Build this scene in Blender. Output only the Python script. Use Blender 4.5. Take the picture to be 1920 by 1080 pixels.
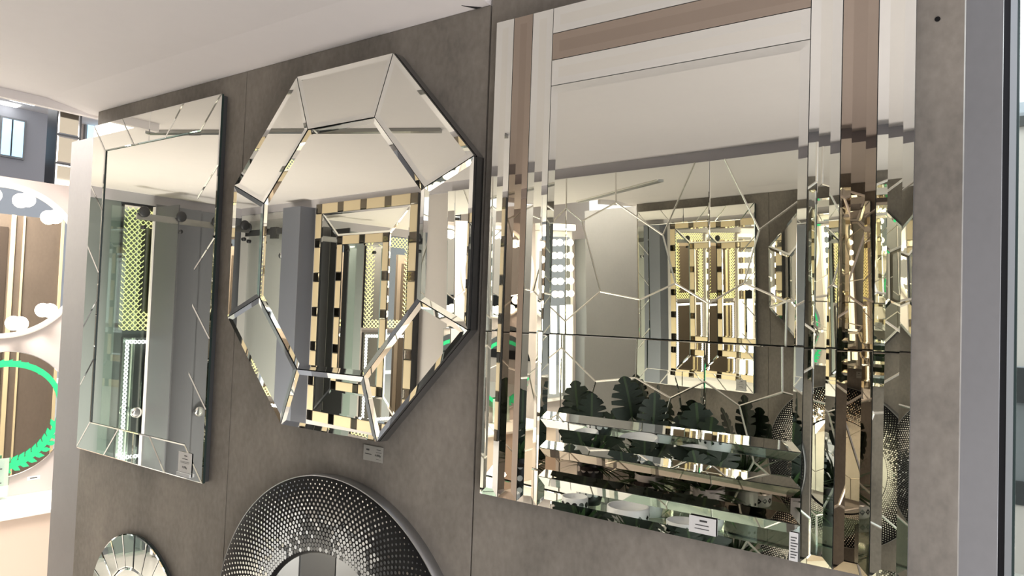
import bpy, bmesh, math, random
from mathutils import Matrix, Vector
random.seed(7)
for o in list(bpy.data.objects): bpy.data.objects.remove(o)
SC = bpy.context.scene
COL = SC.collection
PI = math.pi
R = math.radians

# ------------------------------------------------------------------ camera, light, exposure
cam_d = bpy.data.cameras.new('camera'); cam = bpy.data.objects.new('camera', cam_d); COL.objects.link(cam)
cam_d.sensor_width = 36; cam_d.lens = 1404.8/1920*36; cam_d.clip_start = .02; cam_d.clip_end = 200
Y_, P_, R_ = 0.6315, 0.0362, -0.0355
def rot3(y, p, r):
    B = Matrix(((1,0,0),(0,0,1),(0,-1,0)))
    return Matrix.Rotation(y,3,'Z') @ B @ Matrix.Rotation(p,3,'X') @ Matrix.Rotation(r,3,'Z')
M_ = rot3(Y_, P_, R_)
mw = Matrix((( M_[0][0], -M_[0][1], -M_[0][2], 0), (M_[1][0], -M_[1][1], -M_[1][2], -1.3),
             ( M_[2][0], -M_[2][1], -M_[2][2], 1.65), (0,0,0,1)))
cam.matrix_world = mw
SC.camera = cam
w = bpy.data.worlds.new('world'); SC.world = w; w.use_nodes = True
w.node_tree.nodes['Background'].inputs[0].default_value = (.86,.90,1,1)
w.node_tree.nodes['Background'].inputs[1].default_value = 1.0
def area(name, loc, to, size, power, col=(1,.97,.92), sy=None):
    d = bpy.data.lights.new(name, 'AREA'); d.energy = power; d.color = col; d.size = size
    if sy: d.shape = 'RECTANGLE'; d.size_y = sy
    o = bpy.data.objects.new(name, d); COL.objects.link(o); o.location = loc
    o.rotation_euler = (Vector(to)-Vector(loc)).to_track_quat('-Z','Y').to_euler()
    return o
area('right_fill', (3.6,-.6,1.25), (0,-.7,1.5), 3.0, 8, (1,.98,.95), 2.2)  # added soft fill from the open right side; no window stands here
area('hall_lamp_left', (-3.9,.25,3.2), (-2.2,-.7,.6), .9, 170, (1,.95,.88))
area('ceiling_fill', (.75,-.95,.25), (-.8,-1.3,2.4), 1.3, 16, (1,.95,.94), .7)  # unseen fill added low on the right to brighten the ceiling
area('shower_fill', (-3.75,-.75,.25), (-4.6,-2.05,1.5), .5, 17, (1,.97,.92))  # added fill for the dim shower corner, no fixture of the room
area('hall_lamp_far', (-6.3,2.2,3.3), (-7.2,2.2,1.5), 1.6, 16, (1,.97,.93))
area('hall_lamp_behind', (1.2,5.0,3.6), (.2,5.5,0), 2.0, 60, (1,.97,.95))
SC.view_settings.view_transform = 'Standard'; SC.view_settings.look = 'None'
SC.view_settings.gamma = 1; SC.view_settings.use_curve_mapping = False
SC.view_settings.exposure = 1.02
cy = SC.cycles
cy.max_bounces = 16; cy.glossy_bounces = 14; cy.diffuse_bounces = 4; cy.transmission_bounces = 8
cy.transparent_max_bounces = 12
cy.caustics_reflective = False; cy.caustics_refractive = False
cy.sample_clamp_indirect = 6; cy.use_denoising = True

# ------------------------------------------------------------------ materials
def mat(name, col, rough=.5, metal=0, emit=None, estr=0, spec=.5, noise=None, bump=0):
    m = bpy.data.materials.new(name); m.use_nodes = True
    n = m.node_tree.nodes; l = m.node_tree.links; b = n['Principled BSDF']
    b.inputs['Base Color'].default_value = (*col,1); b.inputs['Roughness'].default_value = rough
    b.inputs['Metallic'].default_value = metal; b.inputs['Specular IOR Level'].default_value = spec
    if emit:
        b.inputs['Emission Color'].default_value = (*emit,1); b.inputs['Emission Strength'].default_value = estr
    if noise:
        sc, amt, stretch = noise
        tc = n.new('ShaderNodeTexCoord'); mp = n.new('ShaderNodeMapping'); mp.inputs['Scale'].default_value = stretch
        nz = n.new('ShaderNodeTexNoise'); nz.inputs['Scale'].default_value = sc; nz.inputs['Detail'].default_value = 8
        nz.inputs['Roughness'].default_value = .62
        nf = n.new('ShaderNodeTexNoise'); nf.inputs['Scale'].default_value = sc*22; nf.inputs['Detail'].default_value = 3
        ad = n.new('ShaderNodeMath'); ad.operation = 'MULTIPLY_ADD'; ad.inputs[1].default_value = .3
        rp = n.new('ShaderNodeValToRGB'); e = rp.color_ramp.elements
        e[0].position = .42; e[1].position = .86
        e[0].color = (*[c*(1-amt) for c in col],1); e[1].color = (*[min(1,c*(1+amt)) for c in col],1)
        l.new(tc.outputs['Object'], mp.inputs[0]); l.new(mp.outputs[0], nz.inputs[0]); l.new(mp.outputs[0], nf.inputs[0])
        l.new(nf.outputs[0], ad.inputs[0]); l.new(nz.outputs[0], ad.inputs[2]); l.new(ad.outputs[0], rp.inputs[0])
        l.new(rp.outputs[0], b.inputs['Base Color'])
        if bump:
            bp = n.new('ShaderNodeBump'); bp.inputs['Strength'].default_value = bump; bp.inputs['Distance'].default_value = .002
            l.new(ad.outputs[0], bp.inputs['Height']); l.new(bp.outputs[0], b.inputs['Normal'])
    return m
def glass_mat(name, col, mix):
    m = bpy.data.materials.new(name); m.use_nodes = True
    n = m.node_tree.nodes; l = m.node_tree.links; n.remove(n['Principled BSDF'])
    t = n.new('ShaderNodeBsdfTransparent'); t.inputs[0].default_value = (*col,1)
    g = n.new('ShaderNodeBsdfGlossy'); g.inputs['Roughness'].default_value = 0.02; g.inputs[0].default_value = (.9,.95,.93,1)
    x = n.new('ShaderNodeMixShader'); x.inputs[0].default_value = mix
    l.new(t.outputs[0], x.inputs[1]); l.new(g.outputs[0], x.inputs[2]); l.new(x.outputs[0], n['Material Output'].inputs[0])
    return m
MIR = mat('mirror_silver', (.88,.88,.82), 0, 1)
MIRB = mat('mirror_bevel', (.90,.91,.87), .012, 1)
HEX = mat('mirror_tile_glass', (.89,.90,.84), 0, 1)
BRZ = mat('mirror_bronze', (.40,.335,.28), 0, 1)
BRZB = mat('mirror_bronze_bevel', (.44,.37,.31), .012, 1)
GREDGE = mat('glass_edge', (.03,.05,.045), .25)
BACK = mat('mirror_backing', (.055,.055,.055), .6)
CHROME = mat('chrome', (.75,.75,.74), .12, 1)
SATIN = mat('satin_groove', (.82,.80,.72), .22, 1)
STEEL = mat('brushed_steel', (.33,.33,.32), .3, 1)
SIDE = mat('silver_side', (.42,.43,.44), .3, 1)
LAMI = mat('brown_grey_laminate', (.250,.224,.191), .55, noise=(3.2,.42,(1,1,.7)), bump=.05)
LAMG = mat('light_grey_laminate', (.235,.23,.23), .5, noise=(3.0,.07,(1,1,.8)))
CEIL = mat('ceiling_paint', (.86,.81,.78), .8, noise=(1.2,.02,(1,1,1)))
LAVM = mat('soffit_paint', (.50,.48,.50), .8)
OPPW = mat('opposite_wall_paint', (.62,.58,.55), .7, noise=(2,.03,(1,1,1)))
GREYW = mat('grey_wall_paint', (.125,.13,.138), .6)
GREYP = mat('grey_door_sheet', (.165,.168,.178), .35)
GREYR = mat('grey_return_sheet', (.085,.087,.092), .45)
TEAL = mat('pale_teal_backing', (.20,.225,.215), .5)
BLUEG = mat('blue_grey_column', (.16,.17,.20), .5)
PALEG = mat('pale_green_backing', (.70,.69,.66), .5)
WHITE = mat('white_board', (.50,.44,.41), .5)
WHITE2 = mat('white_lacquer', (.86,.83,.78), .35)
HALLW = mat('hall_wall_paint', (.36,.37,.40), .8)
BEIGEW = mat('hall_beige_paint', (.62,.54,.48), .8)
FLOOR = mat('floor_stone', (.46,.44,.41), .3, noise=(1.5,.08,(1,1,1)))
DARK = mat('dark_metal', (.02,.02,.022), .4)
BLACK = mat('black_gloss', (.008,.008,.009), .45, spec=.15)
ALU = mat('grey_aluminium', (.22,.23,.235), .45, .3)
BEIGET = mat('beige_glass_tile', (.62,.51,.33), .25)
DARKT = mat('dark_mirror_tile', (.16,.14,.11), .04, 1)
PAPER = mat('tag_paper', (.74,.73,.70), .6)
PAPERD = mat('tag_paper_dull', (.36,.35,.31), .6)
INK = mat('tag_ink', (.05,.05,.05), .7)
ACRY = mat('tag_acrylic', (.75,.76,.75), .15)
BULB = mat('bulb_glow', (1,.95,.85), .3, emit=(1,.90,.72), estr=5.5)
TUBE = mat('led_tube_glow', (1,1,.95), .3, emit=(1,.97,.82), estr=2.2)
LEDW = mat('led_white_glow', (1,1,1), .3, emit=(.93,.97,1), estr=2.2)
GOLD = mat('gold_led_glow', (.9,.85,.4), .3, emit=(1,.96,.45), estr=.42)
GREEN = mat('green_led_glow', (.02,.22,.09), .3, emit=(.03,.80,.30), estr=.36)
PANELLIGHT = mat('ceiling_led_panel', (1,1,1), .4, emit=(1,1,1), estr=3)
WINGLOW = mat('window_daylight', (.6,.8,1), .4, emit=(.40,.72,.95), estr=.55)
LEAF = mat('leaf_green', (.006,.017,.007), .6, noise=(14,.3,(1,1,1)))
LEAF2 = mat('blade_green', (.028,.070,.018), .65, noise=(10,.3,(1,1,1)))
STEM = mat('stem_green', (.03,.06,.02), .5)
CERW = mat('white_ceramic', (.72,.72,.70), .2)
CERB = mat('black_ceramic', (.012,.012,.012), .2)
SOIL = mat('soil', (.02,.014,.01), .9)
GLASS = glass_mat('clear_glass', (.90,.96,.93), .10)
GLASSG = glass_mat('shower_glass', (.95,.96,.95), .08)
GLASST = glass_mat('table_glass', (.78,.88,.83), .22)
RUBBER = mat('grey_rubber', (.06,.06,.06), .7)
BROWNB = mat('brown_board', (.05,.035,.027), .5)
BROWNM = mat('brown_sheet', (.13,.098,.078), .6, noise=(2.5,.15,(1,1,.6)))

# ------------------------------------------------------------------ helpers
class MB:
    def __init__(s): s.v=[]; s.f=[]; s.m=[]
    def add(s, vs, fs, mi=0):
        k=len(s.v); s.v+= [tuple(v) for v in vs]; s.f+=[tuple(i+k for i in f) for f in fs]; s.m+=[mi]*len(fs); return s
    def box(s, a, b, mi=0):
        (x0,y0,z0),(x1,y1,z1)=a,b
        return s.add([(x0,y0,z0),(x1,y0,z0),(x1,y1,z0),(x0,y1,z0),(x0,y0,z1),(x1,y0,z1),(x1,y1,z1),(x0,y1,z1)],
              [(0,3,2,1),(4,5,6,7),(0,1,5,4),(1,2,6,5),(2,3,7,6),(3,0,4,7)],mi)
    def prism(s, poly, y0, y1, mi=0, mside=None):     # poly in (x,z); y1 is the front
        n=len(poly); mside = mi if mside is None else mside
        k=len(s.v); s.v += [(x,y0,z) for x,z in poly]+[(x,y1,z) for x,z in poly]
        s.f.append(tuple(k+i for i in range(n))); s.m.append(mside)
        s.f.append(tuple(k+n+i for i in range(n))); s.m.append(mi)
        for i in range(n):
            j=(i+1)%n; s.f.append((k+i,k+j,k+n+j,k+n+i)); s.m.append(mside)
        return s
    def slab(s, poly, yb, yf, w, dh, sg=1, mi=0, mb=1, ms=2):  # back yb, face depth yf, rim of width w at yf+dh
        n=len(poly); k=len(s.v); q=inset(poly,w)
        s.v += [(x,sg*yb,z) for x,z in poly]+[(x,sg*(yf+dh),z) for x,z in poly]+[(x,sg*yf,z) for x,z in q]
        s.f.append(tuple(k+i for i in range(n))); s.m.append(ms)
        s.f.append(tuple(k+2*n+i for i in range(n))); s.m.append(mi)
        for i in range(n):
            j=(i+1)%n
            s.f.append((k+i,k+j,k+n+j,k+n+i)); s.m.append(ms)
            s.f.append((k+n+i,k+n+j,k+2*n+j,k+2*n+i)); s.m.append(mb)
        return s
    def lathe(s, prof, n=32, c=(0,0,0), axis='Z', mi=0, cap=True):
        k=len(s.v); m=len(prof)
        for r,h in prof:
            for i in range(n):
                a=2*PI*i/n; x,y=r*math.cos(a),r*math.sin(a)
                p={'Z':(x,y,h),'Y':(x,h,y),'X':(h,x,y)}[axis]
                s.v.append((p[0]+c[0],p[1]+c[1],p[2]+c[2]))
        for j in range(m-1):
            for i in range(n):
                i2=(i+1)%n; s.f.append((k+j*n+i,k+j*n+i2,k+(j+1)*n+i2,k+(j+1)*n+i)); s.m.append(mi)
        if cap:
            s.f.append(tuple(k+i for i in range(n))); s.m.append(mi)
            s.f.append(tuple(k+(m-1)*n+i for i in range(n))); s.m.append(mi)
        return s
    def tube(s, pts, r, n=8, mi=0):
        pts=[Vector(p) for p in pts]; k=len(s.v)
        rs = r if isinstance(r,(list,tuple)) else [r]*len(pts)
        for i,p in enumerate(pts):
            t=(pts[min(i+1,len(pts)-1)]-pts[max(i-1,0)]).normalized()
            u=t.cross(Vector((0,0,1)) if abs(t.z)<.9 else Vector((1,0,0))).normalized(); v=t.cross(u)
            for j in range(n):
                a=2*PI*j/n; s.v.append(tuple(p+(u*math.cos(a)+v*math.sin(a))*rs[i]))
        for i in range(len(pts)-1):
            for j in range(n):
                j2=(j+1)%n; s.f.append((k+i*n+j,k+i*n+j2,k+(i+1)*n+j2,k+(i+1)*n+j)); s.m.append(mi)
        s.f.append(tuple(k+j for j in range(n))); s.m.append(mi)
        s.f.append(tuple(k+(len(pts)-1)*n+j for j in range(n))); s.m.append(mi)
        return s
    def ball(s, c, r, nu=14, nv=9, mi=0):
        prof=[(max(1e-4,r*math.sin(PI*j/nv)),-r*math.cos(PI*j/nv)) for j in range(nv+1)]
        return s.lathe(prof,nu,c,'Z',mi,True)
    def mesh(s, name, mats, smooth=False):
        me=bpy.data.meshes.new(name); me.from_pydata(s.v,[],s.f)
        for m in mats: me.materials.append(m)
        me.polygons.foreach_set('material_index', s.m)
        bm=bmesh.new(); bm.from_mesh(me); bmesh.ops.recalc_face_normals(bm, faces=bm.faces); bm.to_mesh(me); bm.free()
        if smooth: me.polygons.foreach_set('use_smooth',[True]*len(me.polygons))
        me.update(); return me
    def obj(s, name, mats, parent=None, smooth=False, **k):
        if not isinstance(mats,(list,tuple)): mats=[mats]
        return link(name, s.mesh(name,mats,smooth), parent, **k)
def inset(poly, w):
    n=len(poly); c=Vector((sum(p[0] for p in poly)/n, sum(p[1] for p in poly)/n)); L=[]
    for i in range(n):
        a=Vector(poly[i]); b=Vector(poly[(i+1)%n]); d=(b-a).normalized(); nn=Vector((-d.y,d.x))
        if (c-a).dot(nn)<0: nn=-nn
        L.append((a+nn*w,d))
    out=[]
    for i in range(n):
        p,d=L[i-1]; q,e=L[i]; den=d.x*e.y-d.y*e.x
        if abs(den)<1e-9: out.append(tuple(q)); continue
        t=((q-p).x*e.y-(q-p).y*e.x)/den; out.append(tuple(p+d*t))
    return out
def link(name, data, parent=None, loc=(0,0,0), rz=0, label=None, cat=None, group=None, kind=None):
    o=bpy.data.objects.new(name,data); COL.objects.link(o); o.location=loc
    if rz: o.rotation_euler=(0,0,rz)
    if parent: o.parent=parent
    return tag(o,label,cat,group,kind)
def tag(o,label=None,cat=None,group=None,kind=None):
    for k,v in (('label',label),('category',cat),('group',group),('kind',kind)):
        if v: o[k]=v
    return o
def thing(name,label,cat,loc=(0,0,0),rz=0,group=None): return link(name,None,None,loc,rz,label,cat,group)
def rect(x0,z0,x1,z1): return [(x0,z0),(x1,z0),(x1,z1),(x0,z1)]
def struct(name, mb, mats, **k): return mb.obj(name, mats, None, kind='structure', **k)
def box(name, a, b, m, parent=None, **k): return MB().box(a,b).obj(name,m,parent,**k)
def text_part(name, s, size, parent, loc, m, rot):
    c=bpy.data.curves.new(name,'FONT'); c.body=s; c.size=size; c.extrude=.0002; c.align_x='CENTER'; c.align_y='CENTER'
    c.materials.append(m); tmp=bpy.data.objects.new('tmp',c); me=bpy.data.meshes.new_from_object(tmp); bpy.data.objects.remove(tmp)
    o=link(name,me,parent,loc); o.rotation_euler=rot; return o

# ------------------------------------------------------------------ setting
struct('floor', MB().box((-10,-5,-.1),(6,9,0)), FLOOR)
# ceiling slab: notch at the far left, joint at the tall panel
cp=[(-5.05,-2.4),(1.0,-2.4),(1.0,-.002),(-1.10,-.002),(-1.10,.10),(-2.94,.10),(-2.94,-.30),(-5.05,-.30)]
m=MB(); n=len(cp); m.v=[(x,y,2.37) for x,y in cp]+[(x,y,2.45) for x,y in cp]
m.f=[tuple(range(n)),tuple(range(n,2*n))]+[(i,(i+1)%n,n+(i+1)%n,n+i) for i in range(n)]; m.m=[0]*len(m.f)
ceiling=struct('ceiling', m, CEIL)
struct('trim_1', MB().box((-2.965,-.32,2.338),(-2.94,.10,2.452)), CEIL)
m=MB(); m.add([(x,y,z) for x in (-2.94,-1.04) for y,z in ((-.16,2.371),(-.0005,2.346),(.10,2.346),(.10,2.371))],[(0,1,5,4),(1,2,6,5),(0,1,2,3),(4,5,6,7)]); struct('trim_7', m, CEIL)
m=MB(); pl=[(-1.103,-.025),(-1.084,-.013),(-1.064,-.0005),(-1.080,-.0005)]; m.v=[(x,y,2.3695) for x,y in pl]+[(x,y,2.345-.155*(y+.0005)) for x,y in pl]; m.f=[(0,1,2,3),(4,5,6,7),(0,1,5,4),(1,2,6,5),(2,3,7,6),(3,0,4,7)]; m.m=[0]*6
struct('trim_8', m, DARK)
# display wall on which the mirrors hang
wall=struct('wall_back', MB().box((-2.862,.021,0),(-.175,.205,2.344)), LAMG)
for i,(x0,x1,z1) in enumerate(((-2.869,-1.9545,2.345),(-1.9515,-1.0385,2.345),(-1.0335,-.119,2.95))):
    box('panel',(x0,0,.02),(x1,.02,z1),LAMI,wall)
MB().lathe([(.004,.0),(.004,-.0008)],12,(-.155,0,2.13),'Y').obj('screw_hole',BLACK,wall)
struct('wall_rear', MB().box((-3.565,.208,0),(-.081,.226,2.352)), LAMG)
# opposite wall, turned five degrees
YO=R(5); C5=math.cos(YO); OX,OY=-1.2,-1.74
def sx(X): return (X-OX)/C5
wo=struct('wall_front', MB().box((sx(-5.02),-.13,0),(sx(.55),-.018,2.34)), OPPW, loc=(OX,OY,0), rz=YO)
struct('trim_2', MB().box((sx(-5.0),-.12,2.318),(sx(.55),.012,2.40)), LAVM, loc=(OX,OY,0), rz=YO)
# left wall
struct('wall_left', MB().box((-5.07,-2.3,0),(-4.955,-1.0,2.35)).box((-5.07,-1.0,0),(-4.955,3.6,2.35),1), [GREYW,WHITE])
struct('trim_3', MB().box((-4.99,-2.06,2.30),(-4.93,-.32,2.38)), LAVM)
# hall beyond
struct('wall_hall', MB().box((-8.3,1.86,0),(-8.12,5.4,4.1),0).box((-8.12,-1.5,0),(-8.0,1.86,4.1),1), [BEIGEW,HALLW])
struct('wall_end', MB().box((-8.3,8.2,0),(6,8.4,4.1)), HALLW)
struct('wall_right', MB().box((7,1.2,0),(7.2,8.4,4.6)), HALLW)
struct('ceiling_2', MB().box((-8.4,-7.0,3.45),(-2.4,5.4,3.6)), CEIL)
wn=struct('window_1', MB().box((-8.0,1.44,2.96),(-7.97,1.66,3.34)), ALU)
box('pane',(-7.972,1.46,2.98),(-7.965,1.64,3.32),WINGLOW,wn)
box('mullion',(-7.97,1.535,2.98),(-7.955,1.545,3.32),DARK,wn)
wn=struct('window_2', MB().box((-8.12,2.24,3.1),(-8.08,2.75,3.62)), ALU)
box('pane',(-8.082,2.26,3.12),(-8.072,2.73,3.6),WINGLOW,wn)
for i,(x0,x1,y0,y1) in enumerate(((-7.72,-7.56,1.42,1.62),(-7.96,-7.86,1.40,1.56))):
    tag(box('ceiling_light',(x0,y0,3.438),(x1,y1,3.45),PANELLIGHT),('front white light panel in the hall ceiling beside the tiled column','rear white light panel in the hall ceiling just above the small window')[i],'light','hall ceiling lights')
t=thing('tiled_column','dark column faced with mirror squares standing beyond the white display board','column',(-7.4,1.76,0))
box('core',(-.1,-.105,0),(.1,.105,3.44),DARK,t)
for k in range(10):
    b=MB(); b.slab([(-.085,.80+.26*k),(.098,.80+.26*k),(.098,.80+.26*k+.245),(-.085,.80+.26*k+.245)],.10,.108,.012,-.003,1)
    o=b.obj('mirror_square',[DARKT,CHROME,BACK],t); o.rotation_euler=(0,0,-PI/2); 

# ------------------------------------------------------------------ mirror with slit frame (far left on the wall)
t=thing('slit_frame_mirror','tall rectangular mirror framed by mirror strips with slanted slits, left on the wall','mirror',(0,0,0))
t.location=(-2.44,0,1.70)
def L1(x,z): return (x+2.44,z-1.70)
X0,X1,Z0,Z1=-2.843,-2.040,1.119,2.286; xi0,xi1,zi0,zi1=-2.748,-2.145,1.222,2.183
MB().prism([L1(*p) for p in rect(X0+.004,Z0+.004,X1-.004,Z1-.004)],-.002,-.016).obj('backing',BACK,t)
MB().prism([L1(*p) for p in rect(xi0-.002,zi0-.002,xi1+.002,zi1+.002)],-.016,-.020,0,1).obj('center_pane',[MIR,GREDGE],t)
tops=[(X0,xi0),(-2.641,-2.547),(-2.449,-2.449),(-2.247,-2.350),(X1,xi1)]
sides=[(Z1,zi1),(2.068,1.971),(1.848,1.750),(1.549,1.652),(1.339,1.443),(Z0,zi0)]
polys=[]
for (a,b),(c,d) in zip(tops,tops[1:]):
    polys.append([(a,Z1),(c,Z1),(d,zi1),(b,zi1)]); polys.append([(a,Z0),(c,Z0),(d,zi0),(b,zi0)])
for (a,b),(c,d) in zip(sides,sides[1:]):
    polys.append([(X1,a),(X1,c),(xi1,d),(xi1,b)]); polys.append([(X0,a),(X0,c),(xi0,d),(xi0,b)])
for p in polys:
    MB().slab([L1(*q) for q in inset(p,.0006)],.016,.0255,.0032,-.0022,-1).obj('frame_strip',[MIR,MIRB,GREDGE],t)

# ------------------------------------------------------------------ octagonal mirror
t=thing('octagon_mirror','octagonal mirror with eight sloping mirror facets, in the middle of the wall','mirror',(-1.4895,0,1.806))
def octa(hw,hv,tw,sh): return [(-tw,hv),(tw,hv),(hw,sh),(hw,-sh),(tw,-hv),(-tw,-hv),(-hw,-sh),(-hw,sh)]
oo=octa(.4495,.469,.183,.192); oi=octa(.3035,.3175,.127,.131)
MB().prism(oo,-.001,-.026,0,1).obj('backing',[BLACK,SIDE],t)
for i in range(8):
    j=(i+1)%8; p=[oo[i],oo[j],oi[j],oi[i]]
    MB().slab(inset(p,.0013),.026,.033,.0125,.0018,-1).obj('facet',[MIR,MIRB,SIDE],t)
MB().slab(inset(oi,.0013),.026,.031,.0125,.0018,-1).obj('center_pane',[MIR,MIRB,GREDGE],t)

# ------------------------------------------------------------------ mirror with bronze bands (right)
t=thing('bronze_band_mirror','large rectangular mirror framed by silver and bronze mirror bands, right on the wall','mirror',(-.592,0,1.778))
def L3(x0,z0,x1,z1): return inset(rect(x0+.592,z0-1.778,x1+.592,z1-1.778),.0007)
MB().prism(inset(rect(-.411,-.513,.411,.513),.003),-.001,-.012).obj('backing',[SIDE],t)
def band(nm,r,bz,yf=.019):
    MB().slab(L3(*r),.012,yf,.0155,.0014,-1).obj(nm,[BRZ,BRZB,GREDGE] if bz else [MIR,MIRB,SIDE],t)
for x0,x1,bz in ((-1.003,-.955,0),(-.955,-.9055,1),(-.9055,-.854,0),(-.338,-.2875,0),(-.2875,-.234,1),(-.234,-.181,0)):
    band('upright_band',(x0,1.265,x1,2.291),bz)
for z0,z1,bz in ((2.237,2.291,0),(2.181,2.237,1),(2.127,2.181,0),(1.383,1.442,0),(1.325,1.383,1),(1.265,1.325,0)):
    band('cross_band',(-.854,z0,-.338,z1),bz)
band('center_pane',(-.854,1.442,-.338,2.127),0)

# ------------------------------------------------------------------ round mosaic mirror
t=thing('mosaic_mirror','round mirror in a broad black ring studded with tiny mirror dots, low on the wall','mirror',(-1.470,0,.7655))
RO,RI=.462,.272
MB().lathe([(RO,0),(RO,-.030),(RO-.006,-.033),(RI+.004,-.033),(RI-.004,-.022),(RI-.004,0)],128,(0,0,0),'Y',0,False).obj('ring',[BLACK],t,True)
MB().lathe([(RO+.0012,0),(RO+.0012,-.031),(RO-.001,-.0325),(RO-.001,0)],128,(0,0,0),'Y',0,False).obj('rim',[SIDE],t,True)
MB().lathe([(RI,-.001),(RI,-.022)],96,(0,0,0),'Y').obj('center_pane',[MIR],t)
b=MB(); NR,NC=18,156
for k in range(NR):
    f=k/(NR-1); r=RI+.009+(RO-RI-.019)*f; dr=.0040*(1-f)**.7+.0018
    for i in range(NC):
        a=2*PI*(i+.5*(k%2))/NC; cx,cz=r*math.cos(a),r*math.sin(a)
        tx,tz=random.gauss(0,.010),random.gauss(0,.010); kk=len(b.v)
        for j in range(7):
            q=2*PI*j/7; u,v=dr*math.cos(q),dr*math.sin(q)
            b.v.append((cx+u,-.0342+u*tx+v*tz,cz+v))
        b.f.append(tuple(range(kk,kk+7))); b.m.append(0)
b.obj('mirror_dots',[MIR],t,kind='stuff')

# ------------------------------------------------------------------ small sunburst mirror
t=thing('sunburst_mirror','small round mirror ringed by wedge shaped mirror strips, bottom left','mirror',(-2.422,0,.607))
ro,ri,ns=.283,.178,22
MB().lathe([(ro-.003,0),(ro-.003,-.008)],72,(0,0,0),'Y').obj('backing',[BACK],t)
for i in range(ns):
    a0=2*PI*(i+.5)/ns+.004; a1=2*PI*(i+1.5)/ns-.004
    p=[(ri*math.cos(a0),ri*math.sin(a0))]+[(ro*math.cos(a0+(a1-a0)*k/3),ro*math.sin(a0+(a1-a0)*k/3)) for k in range(4)]+[(ri*math.cos(a1),ri*math.sin(a1))]
    o=MB().slab(p,.0,.0085,.003,-.0014,-1).obj('wedge',[MIR,MIRB,GREDGE],t)
    am=(a0+a1)/2; o.location=(0,-.008,0)
    ax=Vector((-math.sin(am),0,math.cos(am))); o.rotation_mode='AXIS_ANGLE'
    s=random.uniform(-.02,.02); o.rotation_axis_angle=(s,math.cos(am),0,math.sin(am))
MB().lathe([(ri-.003,0),(ri-.003,-.013),(ri-.010,-.015)],72,(0,0,0),'Y').obj('center_pane',[MIR],t)

# ------------------------------------------------------------------ price tags
def price_tag(x0,z0,x1,z1,d,label,lines,paper=PAPER,group='price tags on the mirrors',tilt=0):
    cx,cz=(x0+x1)/2,(z0+z1)/2; w,h=x1-x0,z1-z0
    t=thing('price_tag',label,'price tag',(cx,-d,cz),0,group)
    box('card',(-w/2,-.0012,-h/2),(w/2,-.0002,h/2),paper,t)
    for l in lines:
        if l[0]=='t': text_part('price_text',l[1],l[2],t,(l[3]*w,-.0014,l[4]*h),INK,(PI/2,0,0))
        else:
            _,a,b_,c,hh=l
            box('print_line',(a*w,-.0016,c*h-hh/2),(b_*w,-.0012,c*h+hh/2),INK,t)
    return t
price_tag(-1.386,1.281,-1.318,1.318,.001,'small grey price tag on the wall under the octagonal mirror',
   [('t','4 890p',.0075,.25,-.08),('b',-.42,-.08,-.06,.0018),('b',.15,.42,.12,.0008),('b',.18,.38,.3,.0012),('b',-.35,-.2,.22,.004),('b',.17,.4,-.32,.0006)],PAPERD)
t=price_tag(-2.168,1.140,-2.096,1.200,.0275,'white price tag in the lower right corner of the slit framed mirror',
   [('t','9 870p',.0095,0,-.26),('b',-.2,.2,.17,.0016),('b',-.34,.34,.03,.0007),('b',-.34,.30,-.03,.0007),('b',-.05,.16,.33,.003)])
box('acrylic_foot',(-.036,-.006,-.041),(.036,0,-.031),ACRY,t)
price_tag(-.527,1.279,-.478,1.308,.0225,'white price tag on the lowest band of the bronze banded mirror',
   [('b',-.26,.24,.0,.0014),('b',-.28,.26,-.22,.0011),('b',-.1,.18,.26,.003)])
t=thing('barcode_sticker','narrow white sticker at the lower right of the bronze banded mirror','sticker',(-.3465,-.0225,1.288))
box('card',(-.0075,-.001,-.022),(.0065,0,.024),PAPER,t)
for k in range(8): box('print_line',(-.005,-.0014,-.017+.0046*k),(.0025+.002*(k%3),-.001,-.0155+.0046*k),INK,t)

# ------------------------------------------------------------------ ceiling track
tr=thing('ceiling_track','grey metal track running slantwise across the white ceiling','track',(-2.55,-.64,2.37),math.atan2(-.53,1.04))
box('rail_body',(-.62,-.016,-.014),(.66,.016,0),STEEL,tr); box('rail_lip',(-.62,-.027,-.006),(.66,-.016,0),WHITE2,tr)

# ------------------------------------------------------------------ opposite wall: mirror tile wall with hexagon grooves
TW=.742/C5; TH=.7485; XS=-1.907; ZS=1.567
hv=dict(at=(0,.7485),a=(0,.604),b=(.094,.537),c=(.283,.610),ct=(.281,.7485),d=(.526,.452),dt=(.675,.7485),e=(.588,.243),
        f=(.742,.160),g=(.415,.172),gb=(.418,0),h=(.201,.206),i=(0,.063),ib=(0,0))
he=[('at','a'),('a','b'),('b','c'),('c','ct'),('c','d'),('d','dt'),('d','e'),('e','f'),('e','g'),('g','gb'),('g','h'),('h','b'),('h','i'),('i','ib')]
def clip_x(p,q,xmin):
    if p[0]<xmin and q[0]<xmin: return None
    if p[0]<xmin or q[0]<xmin:
        k=(xmin-p[0])/(q[0]-p[0]); c=(xmin,p[1]+k*(q[1]-p[1]))
        return (c,q) if p[0]<xmin else (p,c)
    return p,q
tw=thing('tile_mirror_wall','wall of large square mirror tiles cut with hexagon grooves, facing the display wall','mirror',(OX,OY,0),YO)
edge_y={}
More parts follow.
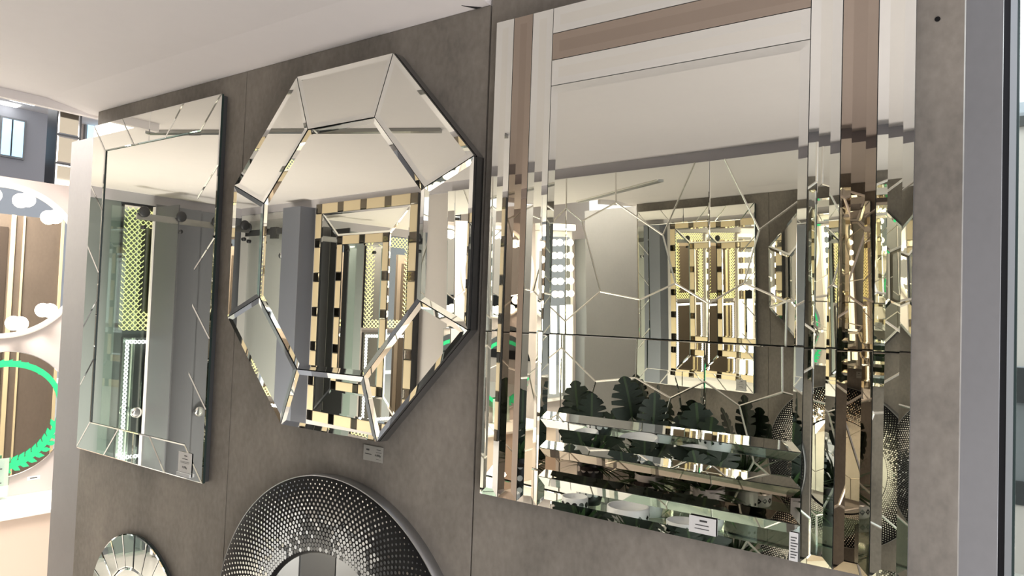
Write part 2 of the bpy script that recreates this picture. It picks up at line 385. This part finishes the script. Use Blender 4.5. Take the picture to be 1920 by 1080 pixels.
for col in range(-2,3):
    for row in range(3):
        x0=col*.742; xm = (XS+x0 <= -3.0)
        lo=.742-.055 if xm else 0
        sxl,sxr=sx(XS+x0+lo)+.0008, sx(XS+x0+.742)-.0008
        zc0=ZS-.7485*(row if row else 0)+(0 if row==0 else 0); zb=ZS-.7485*row
        yaw={-2:-3.4,-1:.9,0:.7,1:2.4,2:3.0}[col]+(.2 if row else 0); pit=(2.3,1.35,.9)[row]
        cxs,cz=(sxl+sxr)/2, zb+TH/2
        o=MB().slab(rect(sxl-cxs,zb-cz+.0008,sxr-cxs,zb+TH-cz-.0008),-.004,.002,.003,-.0007,1).obj('mirror_tile',[HEX,MIRB,GREDGE],tw)
        hw2=(sxr-sxl)/2*math.sin(R(yaw)); yc=edge_y.get(row,.002 if yaw>0 else .016)+hw2; edge_y[row]=yc+hw2; o.location=(cxs,yc,cz)
        o.rotation_euler=(-R(pit),0,R(yaw))
        b=MB()
        for e0,e1 in he:
            p,q=hv[e0],hv[e1]
            if abs(col)%2==1: p=(.742-p[0],p[1]); q=(.742-q[0],q[1])
            if row%2==1: p=(p[0],.7485-p[1]); q=(q[0],.7485-q[1])
            c=clip_x(p,q,lo)
            if not c: continue
            p,q=c
            P=Vector((sx(XS+x0+p[0])-cxs,0,zb+p[1]-cz)); Q=Vector((sx(XS+x0+q[0])-cxs,0,zb+q[1]-cz))
            d=(Q-P); 
            if d.length<1e-4: continue
            d.normalize(); nn=Vector((-d.z,0,d.x)); hw=.0042; up=Vector((0,.0021,0)); y0=Vector((0,.0021,0))
            b.add([P+nn*hw+y0,P-nn*hw+y0,P+y0+up,Q+nn*hw+y0,Q-nn*hw+y0,Q+y0+up],[(0,2,5,3),(2,1,4,5)],0)
        if b.v: b.obj('hexagon_groove',[SATIN],o)

# ------------------------------------------------------------------ opposite wall: double tile frame mirror
t=thing('tile_frame_mirror','tall mirror with two frames of beige glass tiles and dark squares, on the facing wall','mirror',(OX,OY,0),YO)
cs=sx(-3.445); czm=1.628; hwv,hhv=.50,.703
MB().prism(rect(cs-hwv+.003,czm-hhv+.003,cs+hwv-.003,czm+hhv-.003),-.016,.022).obj('backing',[BACK],t)
def tileframe(hw,hh,bw,nx,nz,yb,yf,sq):
    def along(n,L):
        out=[]; pitch=(2*L-bw)/n
        for i in range(n):
            c0=-L+bw/2+i*pitch; out.append((c0-sq/2,c0+sq/2,1)); out.append((c0+sq/2,c0+pitch-sq/2,0))
        out.append((L-bw/2-sq/2,L-bw/2+sq/2,1)); return out
    for s in (-1,1):
        zc=czm+s*(hh-bw/2)
        for a,b_,dk in along(nx,hw):
            if dk and (a<-hw+bw or b_>hw-bw): a,b_=(-hw,-hw+bw) if a<0 else (hw-bw,hw)
            else: a,b_=max(a,-hw+bw),min(b_,hw-bw)
            MB().slab(inset(rect(cs+a,zc-bw/2,cs+b_,zc+bw/2),.001),yb,yf,.005,-.002,1).obj('dark_square' if dk else 'beige_tile',[DARKT,DARKT,BACK] if dk else [BEIGET,BEIGET,BACK],t)
        xc=cs+s*(hw-bw/2)
        for a,b_,dk in along(nz,hh):
            if dk and (a<-hh+bw or b_>hh-bw): continue
            a,b_=max(a,-hh+bw),min(b_,hh-bw)
            MB().slab(inset(rect(xc-bw/2,czm+a,xc+bw/2,czm+b_),.001),yb,yf,.005,-.002,1).obj('dark_square' if dk else 'beige_tile',[DARKT,DARKT,BACK] if dk else [BEIGET,BEIGET,BACK],t)
tileframe(hwv,hhv,.066,4,6,.022,.034,.06)
iw,ih=.255,.485
tileframe(iw,ih,.056,2,4,.022,.034,.056)
a,b_=hwv-.066,hhv-.066
oc=[(cs-a,czm-b_),(cs+a,czm-b_),(cs+a,czm+b_),(cs-a,czm+b_)]; ic=[(cs-iw,czm-ih),(cs+iw,czm-ih),(cs+iw,czm+ih),(cs-iw,czm+ih)]
for i in range(4):
    j=(i+1)%4
    MB().slab(inset([oc[i],oc[j],ic[j],ic[i]],.0008),.022,.027,.012,.001,1).obj('mitred_pane',[MIR,MIRB,GREDGE],t)
MB().slab(inset(rect(cs-iw+.056,czm-ih+.056,cs+iw-.056,czm+ih-.056),.001),.022,.027,.012,.001,1).obj('center_pane',[MIR,MIRB,GREDGE],t)

# ------------------------------------------------------------------ opposite wall: column and shower glass
struct('trim_4', MB().box((sx(-4.225),-.02,0),(sx(-4.02),.10,2.317)), BLUEG, loc=(OX,OY,0), rz=YO)
struct('trim_5', MB().box((sx(-4.93),-.018,0),(sx(-4.226),.004,2.317)), PALEG, loc=(OX,OY,0), rz=YO)
t=thing('shower_screen','pale glass shower screen with a steel roller rail, beside the blue grey column','shower screen',(OX,OY,0),YO)
s0,s1=sx(-4.76),sx(-4.245)
box('glass_sheet',(s0,.030,.02),(s1,.038,2.262),GLASSG,t)
box('rail',(s0,.050,2.150),(s1,.066,2.192),STEEL,t)
def roller(par,x,y,z,ax='Y'):
    MB().lathe([(.030,0),(.034,.004),(.034,.014),(.028,.018)],20,(x,y,z+.045),ax).obj('roller',[DARK],par,True)
    MB().lathe([(.013,-.01),(.013,.014)],12,(x,y,z-.052),ax).obj('stop_pin',[DARK],par,True)
roller(t,sx(-4.70),.066,2.165); roller(t,sx(-4.50),.066,2.150)
box('rail_clamp',(sx(-4.42),.046,2.12),(sx(-4.35),.074,2.20),STEEL,t)
MB().lathe([(.016,0),(.02,.01),(.02,.03),(.012,.034)],16,(sx(-4.29),.038,2.0),'Y').obj('door_knob',[CHROME],t,True)

# ------------------------------------------------------------------ left wall: lit mirrors and sliding door
def scale_mirror(y0,y1,z0,z1,cw,label):      # y0>y1 ; faces +X
    t=thing('gold_scale_mirror',label,'mirror',(-4.955,(y0+y1)/2,(z0+z1)/2),0,'gold scale mirrors on the left wall')
    hw,hh=abs(y0-y1)/2,(z1-z0)/2
    box('backing',(0,-hw,-hh),(.022,hw,hh),BACK,t)
    box('center_pane',(.022,-hw+.004,-hh+.004),(.026,hw-.004,hh-.004),MIR,t)
    b=MB(); st=.036
    def arc(cy_,cz_,r):
        k=len(b.v); n=7
        for i in range(n+1):
            a=PI*i/n
            for rr in (r,r-.0055): b.v.append((.0275,cy_+rr*math.cos(a),cz_-rr*math.sin(a)))
        for i in range(n): b.f.append((k+2*i,k+2*i+1,k+2*i+3,k+2*i+2)); b.m.append(0)
    nz=int(2*hh/(st/2)); ny=int(2*hw/st)
    for j in range(nz):
        for i in range(ny+1):
            y=-hw+st/2+i*st+(st/2 if j%2 else 0); z=-hh+st/2+j*st/2
            if y>hw-st/2+.002: continue
            if abs(y)>hw-cw or abs(z)>hh-cw: arc(y,z,st/2)
    b.obj('glowing_scales',[GOLD],t,kind='stuff')
    return t
def chain_mirror(y0,y1,z0,z1,label):
    t=thing('led_chain_mirror',label,'mirror',(-4.955,(y0+y1)/2,(z0+z1)/2),0,'white chain mirrors on the left wall')
    hw,hh=abs(y0-y1)/2,(z1-z0)/2
    box('backing',(0,-hw-.03,-hh-.03),(.020,hw+.03,hh+.03),BACK,t)
    box('center_pane',(.020,-hw-.028,-hh-.028),(.024,hw+.028,hh+.028),MIR,t)
    b=MB(); st=.0255; pts=[]
    n=int(2*hw/st); pts+=[(-hw+2*hw*i/n,s*hh) for i in range(n+1) for s in (-1,1)]
    n=int(2*hh/st); pts+=[(s*hw,-hh+2*hh*i/n) for i in range(1,n) for s in (-1,1)]
    for y,z in pts:
        k=len(b.v); N=10
        for i in range(N):
            a=2*PI*i/N
            for rr in (.0135,.0062): b.v.append((.0255,y+rr*math.cos(a),z+rr*math.sin(a)))
        for i in range(N):
            i2=(i+1)%N; b.f.append((k+2*i,k+2*i+1,k+2*i2+1,k+2*i2)); b.m.append(0)
    b.obj('glowing_chain',[LEDW],t,kind='stuff')
    return t
scale_mirror(-1.165,-1.80,1.46,2.285,.135,'gold scale patterned light mirror half hidden behind the grey sliding door')
chain_mirror(-1.235,-1.78,.63,1.385,'white chain light mirror half hidden behind the grey sliding door')
scale_mirror(-.44,-.93,1.50,2.30,.09,'gold scale patterned light mirror standing clear on the left wall')
chain_mirror(-.48,-.89,.72,1.43,'white chain light mirror standing clear on the left wall')
struct('trim_6', MB().box((-4.956,-1.15,.05),(-4.94,-.945,2.30)), TEAL)
t=thing('sliding_door','grey glass sliding door on a steel roller rail, in front of the lit mirrors','door',(-4.84,-1.5,0))
box('grey_sheet',(-.004,-.165,.02),(.004,.17,2.30),GREYP,t)
box('second_sheet',(-.030,-.40,.02),(-.022,-.17,2.30),GREYP,t)
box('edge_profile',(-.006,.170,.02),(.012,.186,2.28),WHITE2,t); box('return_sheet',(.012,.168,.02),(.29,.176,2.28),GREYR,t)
box('clear_sheet',(-.034,.19,.02),(-.028,.44,2.26),GLASS,t)
box('rail',(.275,-.37,2.155),(.289,.44,2.195),STEEL,t)
for y in (.40,.16,-.10,-.33): roller(t,.289,y,2.16,'X')
for y,z in ((.225,.93),(-.205,.905)):
    MB().lathe([(.03,0),(.034,.012),(.034,.03),(.014,.032)],20,(.004 if y<0 else -.028,y,z),'X').obj('door_knob',[CHROME],t,True)

# ------------------------------------------------------------------ far left: round bulb mirror, green wreath mirror, white ledge
t=thing('bulb_mirror','round mirror with warm glowing bulbs around its face on the white display board','mirror',(-4.955,.455,1.862))
MB().lathe([(.452,0),(.452,.024),(.424,.030),(.424,.004)],96,(0,0,0),'X',0,False).obj('rim',[WHITE2],t,True)
MB().lathe([(.425,.001),(.425,.014)],96,(0,0,0),'X').obj('pane',[MIR],t)
for dg in (49,76,103,130,157,-49,-76,-103,-130,-157):
    a=R(dg)
    y,z=.375*math.cos(a),.375*math.sin(a)
    o=MB().ball((.062,y,z),.043).obj('bulb',[BULB],t,True)
    MB().lathe([(.018,.012),(.022,.016),(.017,.03)],14,(0,y,z),'X').obj('socket',[CHROME],o,True)
t=thing('wreath_mirror','round mirror with a glowing green leaf wreath, under the bulb mirror','mirror',(-4.955,.505,.970))
MB().lathe([(.367,0),(.367,.02),(.363,.022)],96,(0,0,0),'X').obj('pane',[MIR],t)
b=MB(); N=96
for i in range(N):
    a0,a1=2*PI*i/N,2*PI*(i+1)/N
    f=lambda a:.300+.006*math.sin(3*a)
    hw_=.012+.006*abs(math.sin(a0))
    b.add([(.024,(f(a)+s*hw_)*math.cos(a),(f(a)+s*hw_)*math.sin(a)) for a,s in ((a0,-1),(a0,1),(a1,1),(a1,-1))],[(0,1,2,3)])
b.obj('glowing_ring',[GREEN],t)
lf=MB(); lf.add([(0,0,0),(0,.012,.014),(0,.016,.034),(0,0,.064),(0,-.016,.034),(0,-.012,.014)],[(0,1,2,3,4,5)])
lm=lf.mesh('leaf',[GREEN])
for a in [R(x) for x in (58,66,74,82,90,98,-20,-32,-40,-48,-56,-64,-72,-80,-88,-96,-104,-112,120,128)]:
    for s in (-1,1):
        r=.300+s*.008
        o=link('leaf',lm,t,(.0255+.0005*s,r*math.cos(a),r*math.sin(a)))
        o.rotation_euler=(a+PI/2-PI/2+s*(-.75)+(0 if a<0 else PI),0,0); k=.62 if a>R(30) else .9; o.scale=(1,k,k)
t=thing('display_ledge','long white ledge under the wreath mirror','ledge',(-4.95,.2,0))
box('body',(0,-1.0,.0),(.44,.60,.468),mat('ledge_front',(.72,.58,.47),.5),t); box('top',(-.003,-1.005,.468),(.452,.612,.486),WHITE2,t)
t=thing('tag_stand','clear acrylic tag stand on the white ledge','tag stand',(-4.90,.42,.486))
box('card',(.02,-.10,.02),(.024,.105,.24),PAPER,t); box('acrylic_sheet',(.025,-.105,0),(.028,.11,.24),GLASS,t); box('acrylic_foot',(0,-.105,0),(.06,.11,.006),ACRY,t)
for k in range(4): box('print_line',(.0285,-.06,.06+.04*k),(.0292,.05+.02*(k%2),.066+.04*k),INK,t)
t=thing('wall_label','tiny clear label on the white board below the wreath mirror','label',(-4.955,.69,.575))
box('card',(0,-.035,-.011),(.001,.035,.011),PAPER,t); box('print_line',(.001,-.02,-.003),(.0015,.02,.003),INK,t)

t=thing('narrow_vanity_mirror','narrow mirror strip with two columns of bulbs over two light tubes on the left wall','mirror',(-4.955,-.27,0))
box('board',(0,-.13,.62),(.03,.13,2.28),WHITE2,t); box('pane',(.03,-.115,.66),(.034,.115,2.24),MIR,t)
for r_ in range(5):
    for y in (-.07,.07):
        o=MB().ball((.07,y,2.16-.135*r_),.033).obj('bulb',[BULB],t,True)
        MB().lathe([(.016,.03),(.019,.034),(.015,.044)],12,(0,y,2.16-.135*r_),'X').obj('socket',[CHROME],o,True)
for y in (-.07,.07): MB().tube([(.05,y,.70),(.05,y,1.48)],.02,10).obj('light_tube',[TUBE],t)
# Hollywood bulb board further along the white wall
t=thing('vanity_mirror','tall vanity mirror with rows of bulbs over upright light tubes, beyond the display wall','mirror',(-4.955,1.235,0))
box('board',(0,-.28,.62),(.03,.28,2.28),WHITE2,t); box('pane',(.03,-.235,.66),(.034,.235,2.22),MIR,t)
for r_ in range(5):
    for c_ in range(3):
        y=(-.20,0,.20)[c_]; z=2.16-.135*r_
        o=MB().ball((.075,y,z),.036).obj('bulb',[BULB],t,True)
        MB().lathe([(.016,.03),(.019,.034),(.015,.046)],12,(0,y,z),'X').obj('socket',[CHROME],o,True)
for y in (-.21,-.07,.07,.21):
    MB().tube([(.05,y,.70),(.05,y,1.50)],.022,10).obj('light_tube',[TUBE],t)
t=thing('header_light','bright white light box along the top of the vanity mirror','light',(-4.955,1.235,2.285))
box('housing',(0,-.28,0),(.08,.28,.07),WHITE2,t); box('diffuser',(.08,-.275,.005),(.086,.275,.065),TUBE,t)
t=thing('dark_cabinet','grey cabinet with a dark door beyond the vanity mirror','cabinet',(-4.95,1.80,0))
box('body',(0,-.22,0),(.25,.25,2.2),GREYW,t); box('door',(.25,-.12,.8),(.262,.10,2.1),BROWNB,t); box('handle',(.262,.06,1.3),(.285,.075,1.6),CHROME,t)
# back of the display wall, seen in the round mirrors
t=thing('brown_board','brown fitting board with gold edge strips behind the display wall','board',(-3.2,1.15,0))
box('sheet',(-.02,-.55,0),(.02,.345,2.3),BROWNM,t)
for y,w_ in ((-.04,.03),(.045,.012),(.325,.02)): box('edge_strip',(-.032,y,0),(-.020,y+w_,2.3),BEIGET,t)
box('dark_panel',(-.028,-.50,.1),(-.021,-.06,2.2),BROWNB,t)

t=thing('low_cabinet','low dark grey cabinet standing under the mirror with the double tile frame','cabinet',(-3.3,-1.84,0),YO)
box('body',(-.62,-.06,.0),(.42,.22,.46),GREYW,t); box('top',(-.63,-.07,.46),(.43,.23,.48),LAMG,t)
for x in (-.60,-.25,.09): box('door',(x,.22,.03),(x+.33,.232,.44),GREYP if x!=-.25 else DARK,t)
# ------------------------------------------------------------------ plants on the glass table
t=thing('glass_table','glass topped side table with steel legs before the mirror tile wall','table',(-1.24,-1.50,0),R(4))
box('top',(-.50,-.20,.852),(.56,.20,.862),GLASST,t); box('lower_shelf',(-.48,-.18,.42),(.54,.18,.43),GLASST,t)
for x in (-.47,.53):
    for y in (-.17,.17): box('leg',(x-.014,y-.014,0),(x+.014,y+.014,.852),CHROME,t)
def dots(par,nm,r,z,n,sz,m,diamond=False,top=None):
    b=MB()
    for i in range(n):
        a=2*PI*i/n; k=len(b.v); N=4 if diamond else 10
        for j in range(N):
            q=2*PI*j/N; u,v=sz*math.cos(q),sz*math.sin(q)
            aa=a+u/r; b.v.append(((r+.0008)*math.cos(aa),(r+.0008)*math.sin(aa),z+v))
        b.f.append(tuple(range(k,k+N))); b.m.append(0)
    return b.obj(nm,[m],par)
def pot(name,label,cat,x,y,r,h,body,group):
    t=thing(name,label,cat,(x,y,.862),0,group)
    MB().lathe([(r*.86,0),(r*.97,h*.15),(r,h*.5),(r,h*.97),(r*.97,h),(r*.90,h),(r*.88,h*.75),(.001,h*.75)],36).obj('body',[body],t,True)
    return t
t=pot('planter','black planter with white dots holding the left plant','planter',-1.61,-1.55,.056,.185,CERB,'planters on the glass table')
for z in (.05,.10,.15): dots(t,'white_dots',.0562,z,12,.0125,CERW)
t=pot('planter','white planter with black squares holding the middle plant','planter',-1.34,-1.56,.060,.165,CERW,'planters on the glass table')
for z in (.06,.11): dots(t,'black_squares',.0602,z,10,.016,CERB,True)
t=pot('planter','white planter with a row of small black dots holding the right plant','planter',-1.09,-1.55,.066,.155,CERW,'planters on the glass table')
dots(t,'black_dots',.0662,.05,14,.006,CERB)
t=pot('bowl','white bowl with a row of big black dots, left on the glass table','bowl',-1.585,-1.39,.054,.062,CERW,'bowls on the glass table')
dots(t,'black_dots',.0542,.036,12,.0115,CERB); dots(t,'black_triangles',.0518,.008,16,.006,CERB,True)
t=pot('bowl','widest white bowl with tiny black diamonds, middle of the glass table','bowl',-1.345,-1.39,.082,.066,CERW,'bowls on the glass table')
dots(t,'black_diamonds',.0822,.034,12,.0105,CERB,True)
t=pot('bowl','white bowl with a band of black triangles, right on the glass table','bowl',-1.12,-1.39,.060,.052,CERW,'bowls on the glass table')
dots(t,'black_triangles',.0602,.030,14,.0125,CERB,True)
# monstera leaf outline
def monstera():
    half=[(0,0),(.15,-.13),(.33,-.09),(.46,.06),(.51,.21),(.49,.28),(.13,.23),(.16,.29),(.49,.37),(.48,.47),(.12,.39),(.14,.46),(.46,.56),(.42,.66),(.11,.54),(.12,.61),(.38,.75),(.30,.87),(.09,.72),(.10,.80),(.19,.96),(.10,1.03),(0,1.06)]
    b=MB(); mid=[(0,y*1.06/16.0) for y in range(17)]
    def P(x,y): return (x,y,-.22*x*x-.16*y*y+.05*y)
    for s in (1,-1):
        k=len(b.v)
        for i,(x,y) in enumerate(half):
            b.v.append(P(s*x,y)); b.v.append(P(s*.03 if x>.0 else 0,max(0,min(1.06,y))))
        for i in range(len(half)-1): b.f.append((k+2*i,k+2*i+2,k+2*i+3,k+2*i+1)); b.m.append(0)
    k=len(b.v)
    for i in range(12):
        y=1.05*i/11; b.v+= [( .032,y,P(0,y)[2]+.002),(-.032,y,P(0,y)[2]+.002)]
    for i in range(11): b.f.append((k+2*i,k+2*i+2,k+2*i+3,k+2*i+1)); b.m.append(1)
    me=bpy.data.meshes.new('leaf'); me.from_pydata(b.v,[],b.f); me.materials.append(LEAF); me.materials.append(STEM)
    me.polygons.foreach_set('material_index',b.m); me.update(); return me
LM=monstera()
def blade_mesh():
    b=MB(); n=6
    for i in range(n+1):
        f=i/n; wd=.06*math.sin(PI*min(1,.15+.85*f))+.001
        b.v+=[(wd,f,-.35*f*f),(-wd,f,-.35*f*f)]
    for i in range(n): b.f.append((2*i,2*i+2,2*i+3,2*i+1)); b.m.append(0)
    me=bpy.data.meshes.new('blade'); me.from_pydata(b.v,[],b.f); me.materials.append(LEAF2); me.update(); return me
BM=blade_mesh()
def plant(label,x,y,z,leaves,blades,seed):
    rnd=random.Random(seed)
    t=thing('potted_plant',label,'plant',(x,y,z),0,'plants on the glass table')
    MB().lathe([(.001,-.03),(.045,-.025),(.045,-.012),(.001,-.008)],16).obj('soil',[SOIL],t)
    for (az,el,dist,ln,roll) in leaves:
        d=Vector((math.cos(R(az))*math.cos(R(el)),math.sin(R(az))*math.cos(R(el)),math.sin(R(el))))
        p=d*dist; q=p*.5+Vector((0,0,.03))
        MB().tube([(0,0,-.012),tuple(q),tuple(p)],[.004,.0032,.0025],6).obj('stem',[STEM],t,True)
        o=link('leaf',LM,t,tuple(p))
        yy=(d+Vector((0,0,.35))).normalized(); face=Vector((roll+.42,1,.15)).normalized()
        xx=yy.cross(face).normalized(); zz=xx.cross(yy)
        o.rotation_euler=Matrix((xx,yy,zz)).transposed().to_euler(); ln*=1.12; o.scale=(ln,ln,ln)
    for k in range(blades):  # grassy blades around the foot of the plant
        az=rnd.uniform(0,2*PI); el=rnd.uniform(-.1,1.25); ln=rnd.uniform(.09,.18)
        d=Vector((math.cos(az)*math.cos(el),math.sin(az)*math.cos(el)*.4,math.sin(el))).normalized()
        o=link('blade',BM,t,(d.x*.02,d.y*.02,-.008)); xx=d.cross(Vector((0,0,1))).normalized(); zz=xx.cross(d)
        o.rotation_euler=Matrix((xx,d,zz)).transposed().to_euler(); o.scale=(ln,ln,ln)
plant('bushy dark green monstera in the black dotted planter',-1.60,-1.53,1.035,
   [(175,62,.13,.135,.2),(150,75,.20,.13,-.3),(60,72,.17,.12,.3),(15,55,.13,.12,-.2),(95,50,.07,.14,0),(190,40,.08,.11,.5),(5,35,.08,.11,-.5),(120,85,.14,.14,.1)],62,1)
plant('tall spiky plant with upright dark leaves in the white checked planter',-1.345,-1.53,1.012,
   [(165,76,.25,.14,.9),(110,82,.13,.13,-.8),(30,78,.20,.13,.9),(70,70,.10,.10,0),(10,55,.10,.095,-.6)],72,2)
plant('rounded dark monstera with grassy blades in the right planter',-1.09,-1.53,1.0,
   [(170,66,.15,.13,.3),(110,78,.18,.14,0),(60,72,.15,.13,-.3),(20,58,.12,.12,.4),(90,45,.08,.11,0),(185,45,.08,.10,-.4)],70,3)

# ------------------------------------------------------------------ right edge: display door frame and hall beyond
t=thing('glass_door_frame','grey aluminium door frame with a black seal, right edge','door frame',(-.15,2.0,0))
box('seal',(-.035,-.02,0),(-.003,.03,3.4),BLACK,t); box('profile',(-.003,-.03,0),(.018,.03,3.4),ALU,t); box('glass_edge',(.018,-.01,0),(.026,.02,3.4),GREDGE,t)
box('glass',(.026,0,.1),(.9,.006,3.3),GLASS,t); box('head',(-.003,-.03,3.36),(.92,.03,3.42),ALU,t)
t=thing('white_partition','white partition under a dark beam, beyond the glass door','partition',(.2,5.0,0))
box('sheet',(-.9,0,1.42),(1.2,.06,3.1),WHITE,t); box('beam',(-.9,-.03,3.1),(1.2,.06,3.17),DARK,t); box('base_rail',(-.9,-.03,1.17),(1.2,.06,1.41),BLACK,t)
box('lower_sheet',(-.9,.01,.63),(1.2,.06,1.17),GREYW,t); box('plinth',(-.9,-.02,.47),(1.2,.06,.63),BLACK,t); box('foot',(-.9,0,0),(1.2,.06,.47),WHITE,t)
